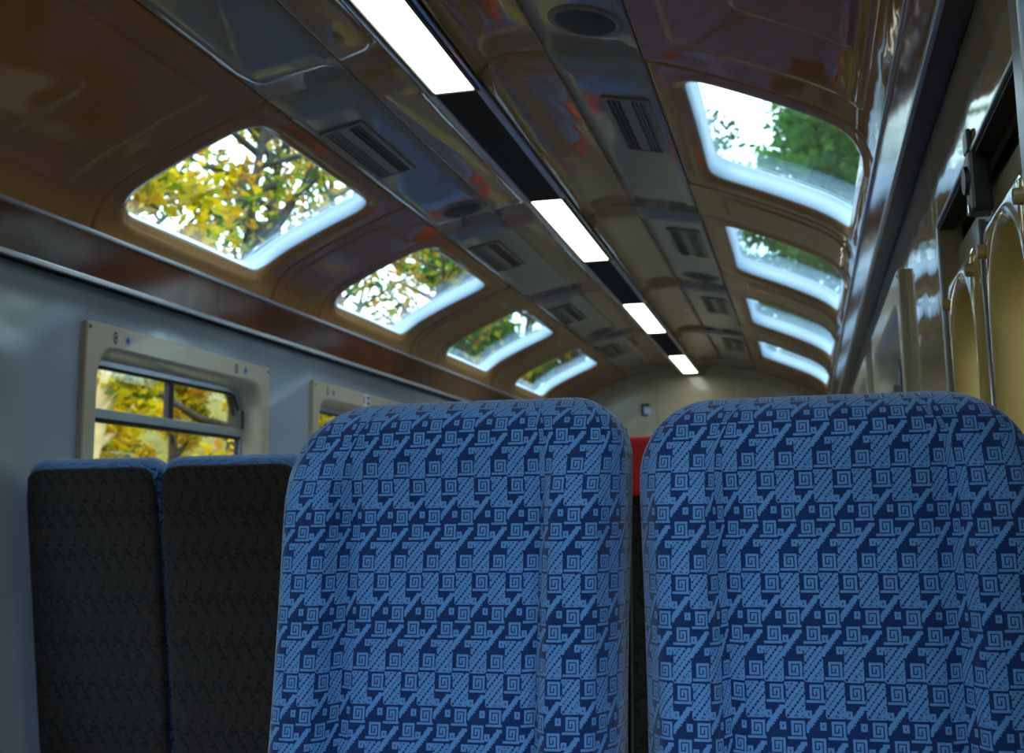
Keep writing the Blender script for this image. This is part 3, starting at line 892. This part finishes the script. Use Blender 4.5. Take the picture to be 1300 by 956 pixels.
for y, away, nm in rows:
    for x, w in ((-.972, 'left wall'), (-.548, 'left aisle side'), (.545, 'right aisle side'), (.985, 'right wall')):
        place(copy_tree(seatC), x, y, away, 'blue patterned seat at the %s, %s row down the carriage' % (w, nm), 'seats farther down the carriage')
# red cloths over the seat tops
def draped(x, ytop, ztop, w, drop, dep, label):
    V = []; F = []; nx, nt = 22, 26; Wd = .150
    prof = []
    for i in range(nt+1):
        t = i/nt
        if t < .38: prof.append((-dep/2-.006, ztop-drop*(1-t/.38)))
        elif t < .62: a = PI*(t-.38)/.24; prof.append((-math.cos(a)*(dep/2+.006), ztop+.012*math.sin(a)))
        else: prof.append((dep/2+.006, ztop-drop*.8*(t-.62)/.38))
    for k, off in enumerate((0, .006)):
        for j, (y, z) in enumerate(prof):
            for i in range(nx+1):
                u = i/nx; fold = .006*math.sin(u*19+j*.12)*min(1, abs(ztop-z)/.05)
                yy = y+(fold+off)*(1 if y > 0 else -1); zz = z+off*.4+.012*math.sin(u*5+1)*(1 if j in (0, nt) else 0)
                V.append((x+(u-.5)*w, ytop+yy, zz))
    R = nx+1; b2 = (nt+1)*R
    for j in range(nt):
        for i in range(nx):
            a = j*R+i; F.append((a, a+1, a+1+R, a+R)); F.append((b2+a, b2+a+R, b2+a+1+R, b2+a+1))
    edge = list(range(nx+1))
    for i in range(nx): F.append((i, i+1, b2+i+1, b2+i)); a = nt*R+i; F.append((a, a+1, b2+a+1, b2+a))
    for j in range(nt): a = j*R; F.append((a, a+R, b2+a+R, b2+a)); a = j*R+nx; F.append((a, a+R, b2+a+R, b2+a))
    o = mk('red_cloth', V, F, M['red'], None, True); tag(o, label, 'cloth', 'red cloths over the seat tops'); return o
tt = math.tan(rec)
draped(.50, yC+.05-(1.235-.44)*tt-.005, 1.280, .26, .125, .125, 'red cloth over a seat back, seen in the gap between the big blue seats')
for (y, away, _), x in ((rows[3], -.548), (rows[3], -.972), (rows[2], .545), (rows[1], -.548)):  # hidden cloths added so the glossy ceiling picks up red reflections
    s = -1 if away else 1
    draped(x, y+s*(1.235-.44)*tt, 1.280, .30, .30, .125, 'unseen red cloth added over the %s seat top, %s row down the carriage' % ('left wall' if x < -.8 else 'left aisle' if x < 0 else 'right aisle', 'fifth' if y < 6 else 'sixth' if y < 7.2 else 'seventh'))

# ------------------------------------------------------------------ outside
def grid_ground():
    V = []; F = []; nx, ny = 50, 60
    for j in range(ny+1):
        for i in range(nx+1):
            x = -60+120*i/nx; y = -30+120*j/ny
            z = -1.0+max(0, (-x-4))*.12+max(0, (-x-10))*.38+max(0, (x-5))*.16+.3*math.sin(x*.7)*math.cos(y*.4)*min(1, abs(x)/8)
            V.append((x, y, min(z, 8)))
    for j in range(ny):
        for i in range(nx): a = j*(nx+1)+i; F.append((a, a+1, a+nx+2, a+nx+1))
    return struct(mk('ground', V, F, M['ground'], None, True))
grid_ground()
def leafmat(name, cols, trans=.5):
    m, n, l, p = nodes(name)
    at_ = n.new('ShaderNodeAttribute'); at_.attribute_name = 'tone'
    r = n.new('ShaderNodeValToRGB'); e = r.color_ramp.elements
    while len(e) < len(cols): e.new(.5)
    for i, c in enumerate(cols): e[i].position = i/(len(cols)-1); e[i].color = c+(1,)
    l.new(at_.outputs['Fac'], r.inputs[0]); l.new(r.outputs[0], p.inputs['Base Color'])
    p.inputs['Roughness'].default_value = .7; p.inputs['Specular IOR Level'].default_value = .08
    tr = n.new('ShaderNodeBsdfTranslucent'); l.new(r.outputs[0], tr.inputs[0]); mx = n.new('ShaderNodeMixShader'); mx.inputs[0].default_value = trans
    l.new(p.outputs[0], mx.inputs[1]); l.new(tr.outputs[0], mx.inputs[2]); l.new(mx.outputs[0], n['Material Output'].inputs[0])
    return m
ML = {'gold': leafmat('golden_leaves', [(.012, .035, .004), (.05, .10, .006), (.42, .36, .003), (.85, .62, .004), (.50, .20, .008), (.03, .09, .01)]),
      'mix': leafmat('mixed_leaves', [(.015, .05, .008), (.05, .13, .01), (.38, .38, .01), (.60, .24, .01), (.03, .11, .05)]),
      'green': leafmat('green_leaves', [(.015, .06, .035), (.03, .11, .03), (.09, .26, .02), (.02, .09, .07)])}
def leaves(clusters, n, size, m, seed, tmul=1.0):
    rnd = random.Random(seed); V = []; F = []; tone = []
    for _ in range(n):
        c, r = clusters[rnd.randrange(len(clusters))]
        while True:
            d = Vector((rnd.uniform(-1, 1), rnd.uniform(-1, 1), rnd.uniform(-1, 1)))
            if d.length < 1: break
        p = Vector(c)+d*r*(.35+.65*rnd.random())
        a = Vector((rnd.gauss(0, 1), rnd.gauss(0, 1), rnd.gauss(0, .7))).normalized(); b = a.cross(Vector((rnd.gauss(0, 1), rnd.gauss(0, 1), rnd.gauss(0, 1)))).normalized()
        s = size*rnd.uniform(.6, 1.3); k = len(V); nn = a.cross(b)*s*.12
        V += [p-a*s, p+b*s*.5+nn, p+a*s, p-b*s*.5+nn]; F.append((k, k+1, k+2)); F.append((k, k+2, k+3)); t = min(1, max(0, (hash((round(c[0], 2), round(c[2], 2), seed)) % 100)/100*.6+rnd.random()*.4)); tone += [t]*4
    me = bpy.data.meshes.new('foliage'); me.from_pydata([tuple(v) for v in V], [], F); me.materials.append(m)
    at_ = me.attributes.new('tone', 'FLOAT', 'POINT'); at_.data.foreach_set('value', tone)
    return me
def tree_proto(h, spread, nl, size, lm, bark, seed, low=.25, dens=26):
    rnd = random.Random(seed); q = MB(); clusters = []
    pts = []; x = y = 0
    for i in range(9):
        pts.append((x, y, h*.95*i/8)); x += rnd.uniform(-.18, .18); y += rnd.uniform(-.18, .18)
    q.tube(pts, [h*.018*(1-.85*i/8)+.01 for i in range(9)], 9)
    for b in range(dens):
        t = low+(1-low)*(b+.5)/dens; i = min(7, int(t*8)); f = t*8-i; p0 = Vector(pts[i]).lerp(Vector(pts[i+1]), f)
        a = rnd.uniform(0, 2*PI); L = spread*(1-.55*t)*rnd.uniform(.6, 1.1); d = Vector((math.cos(a), math.sin(a), rnd.uniform(.25, .8))).normalized()
        ps = [p0]; 
        for k in range(1, 5):
            d = (d+Vector((rnd.uniform(-.25, .25), rnd.uniform(-.25, .25), rnd.uniform(-.1, .2)))).normalized(); ps.append(ps[-1]+d*L/4)
        q.tube(ps, [h*.006*(1-k/5)+.006 for k in range(5)], 5)
        for k in (2, 3, 4): clusters.append((tuple(ps[k]), spread*.17*rnd.uniform(.7, 1.3)))
    root = empty('tree'); tk = q.make('trunk', bark, root, True)
    me = leaves(clusters, nl, size, lm, seed); o = bpy.data.objects.new('foliage', me); COL.objects.link(o); o.parent = root
    return root
protos = {}
def get(kind):
    if kind in protos: return copy_tree(protos[kind])
    if kind == 'gold': r = tree_proto(8.5, 3.2, 11000, .095, ML['gold'], M['bark'], 3, .12, 30)
    if kind == 'sparse': r = tree_proto(11, 4.2, 1900, .11, ML['mix'], M['bark'], 11, .3, 34)
    if kind == 'green': r = tree_proto(13, 4.0, 16000, .13, ML['green'], M['bark'], 5, .15, 40)
    if kind == 'thin': r = tree_proto(12, 4.2, 3600, .12, ML['green'], M['bark'], 17, .3, 34)
    if kind == 'birch': r = tree_proto(9, 2.6, 5000, .10, ML['gold'], M['birch'], 8, .25, 24)
    protos[kind] = r; return r
def bush_proto(lm, seed, n=5000, size=.07):
    rnd = random.Random(seed); cl = []; q = MB()
    for i in range(22):
        a = rnd.uniform(0, 2*PI); r = rnd.uniform(.2, 1.5); z = rnd.uniform(.3, 2.4)*(1-r*.25); cl.append(((math.cos(a)*r, math.sin(a)*r, z), rnd.uniform(.3, .6)))
        q.tube([(0, 0, 0), (math.cos(a)*r*.4, math.sin(a)*r*.4, z*.6), (math.cos(a)*r, math.sin(a)*r, z)], [.03, .015, .006], 5)
    root = empty('bush'); q.make('stem', M['bark'], root, True); me = leaves(cl, n, size, lm, seed); o = bpy.data.objects.new('foliage', me); COL.objects.link(o); o.parent = root
    return root
def gz(x, y): return -1.0+max(0, (-x-4))*.12+max(0, (-x-10))*.38+max(0, (x-5))*.16-.25
rnd = random.Random(21)
desc = {'gold': 'golden leaved autumn tree outside the left windows', 'sparse': 'tall thin autumn tree with open branches outside the left roof windows',
        'thin': 'thin open green tree outside against the sky beyond the right roof windows',
        'green': 'tall dark green tree outside beyond the right roof windows', 'birch': 'pale trunked yellow tree outside the left windows'}
spots = [('birch', -6.0, 10.6, .85), ('gold', -8.6, 12.5, .55), ('sparse', -7.2, 15.5, .9), ('sparse', -11.5, 19, 1.1), ('sparse', -10.5, 27, 1.1), ('gold', -11.2, 17, .6), ('sparse', -9.4, 20.5, 1.0), ('gold', -7.4, 20, .55),
         ('sparse', -7.5, 26, 1.0), ('gold', -14, 31, .8), ('sparse', -5.5, 33, 1.0), ('gold', -13, 14, .6), ('gold', -13, 23, .8), ('gold', -8.4, 7.4, .7), ('sparse', -8, 0, 1), ('gold', -9, -5, 1),
         ('green', 6.6, 19, .8), ('green', 2.9, 27, 1.1), ('green', -8, 36, 1.05), ('thin', -1.6, 29, 1.05), ('green', 10.5, 29, 1.05), ('green', 6.6, 11, .8), ('green', 8, 3.5, .8), ('green', 8, -4, .8), ('green', 3.0, 44, 1.5), ('green', -13, 45, 1.1), ('green', 16, 39, 1.2)]
for kind, x, y, s in spots:
    t = get(kind); t.location = (x, y, gz(x, y)); t.rotation_euler = (0, 0, rnd.uniform(0, 6.28)); t.scale = (s, s, s)
    tag(t, desc[kind], 'tree', desc[kind])
bp = {}
for i in range(13):
    kind = 'gold' if i % 3 else 'green'
    if kind not in bp: bp[kind] = b = bush_proto(ML['mix' if kind == 'gold' else 'green'], 30+i)
    else: b = copy_tree(bp[kind])
    x = -5.4-rnd.random()*1.0; y = -3+i*2.5
    b.location = (x, y, gz(x, y)); b.rotation_euler = (0, 0, rnd.uniform(0, 6)); s = rnd.uniform(.9, 1.35); b.scale = (s, s, s)
    l_ = 'yellow and green bush on the bank outside the left windows' if kind == 'gold' else 'green bush on the bank outside the left windows'
    tag(b, l_, 'bush', l_)
for i in range(5):
    b = copy_tree(bp['green']); x = 4.6+rnd.random()*1.5; y = -4+i*4; b.location = (x, y, gz(x, y)); b.rotation_euler = (0, 0, rnd.uniform(0, 6)); tag(b, 'green bush on the bank outside the right windows', 'bush', 'green bushes outside the right windows')
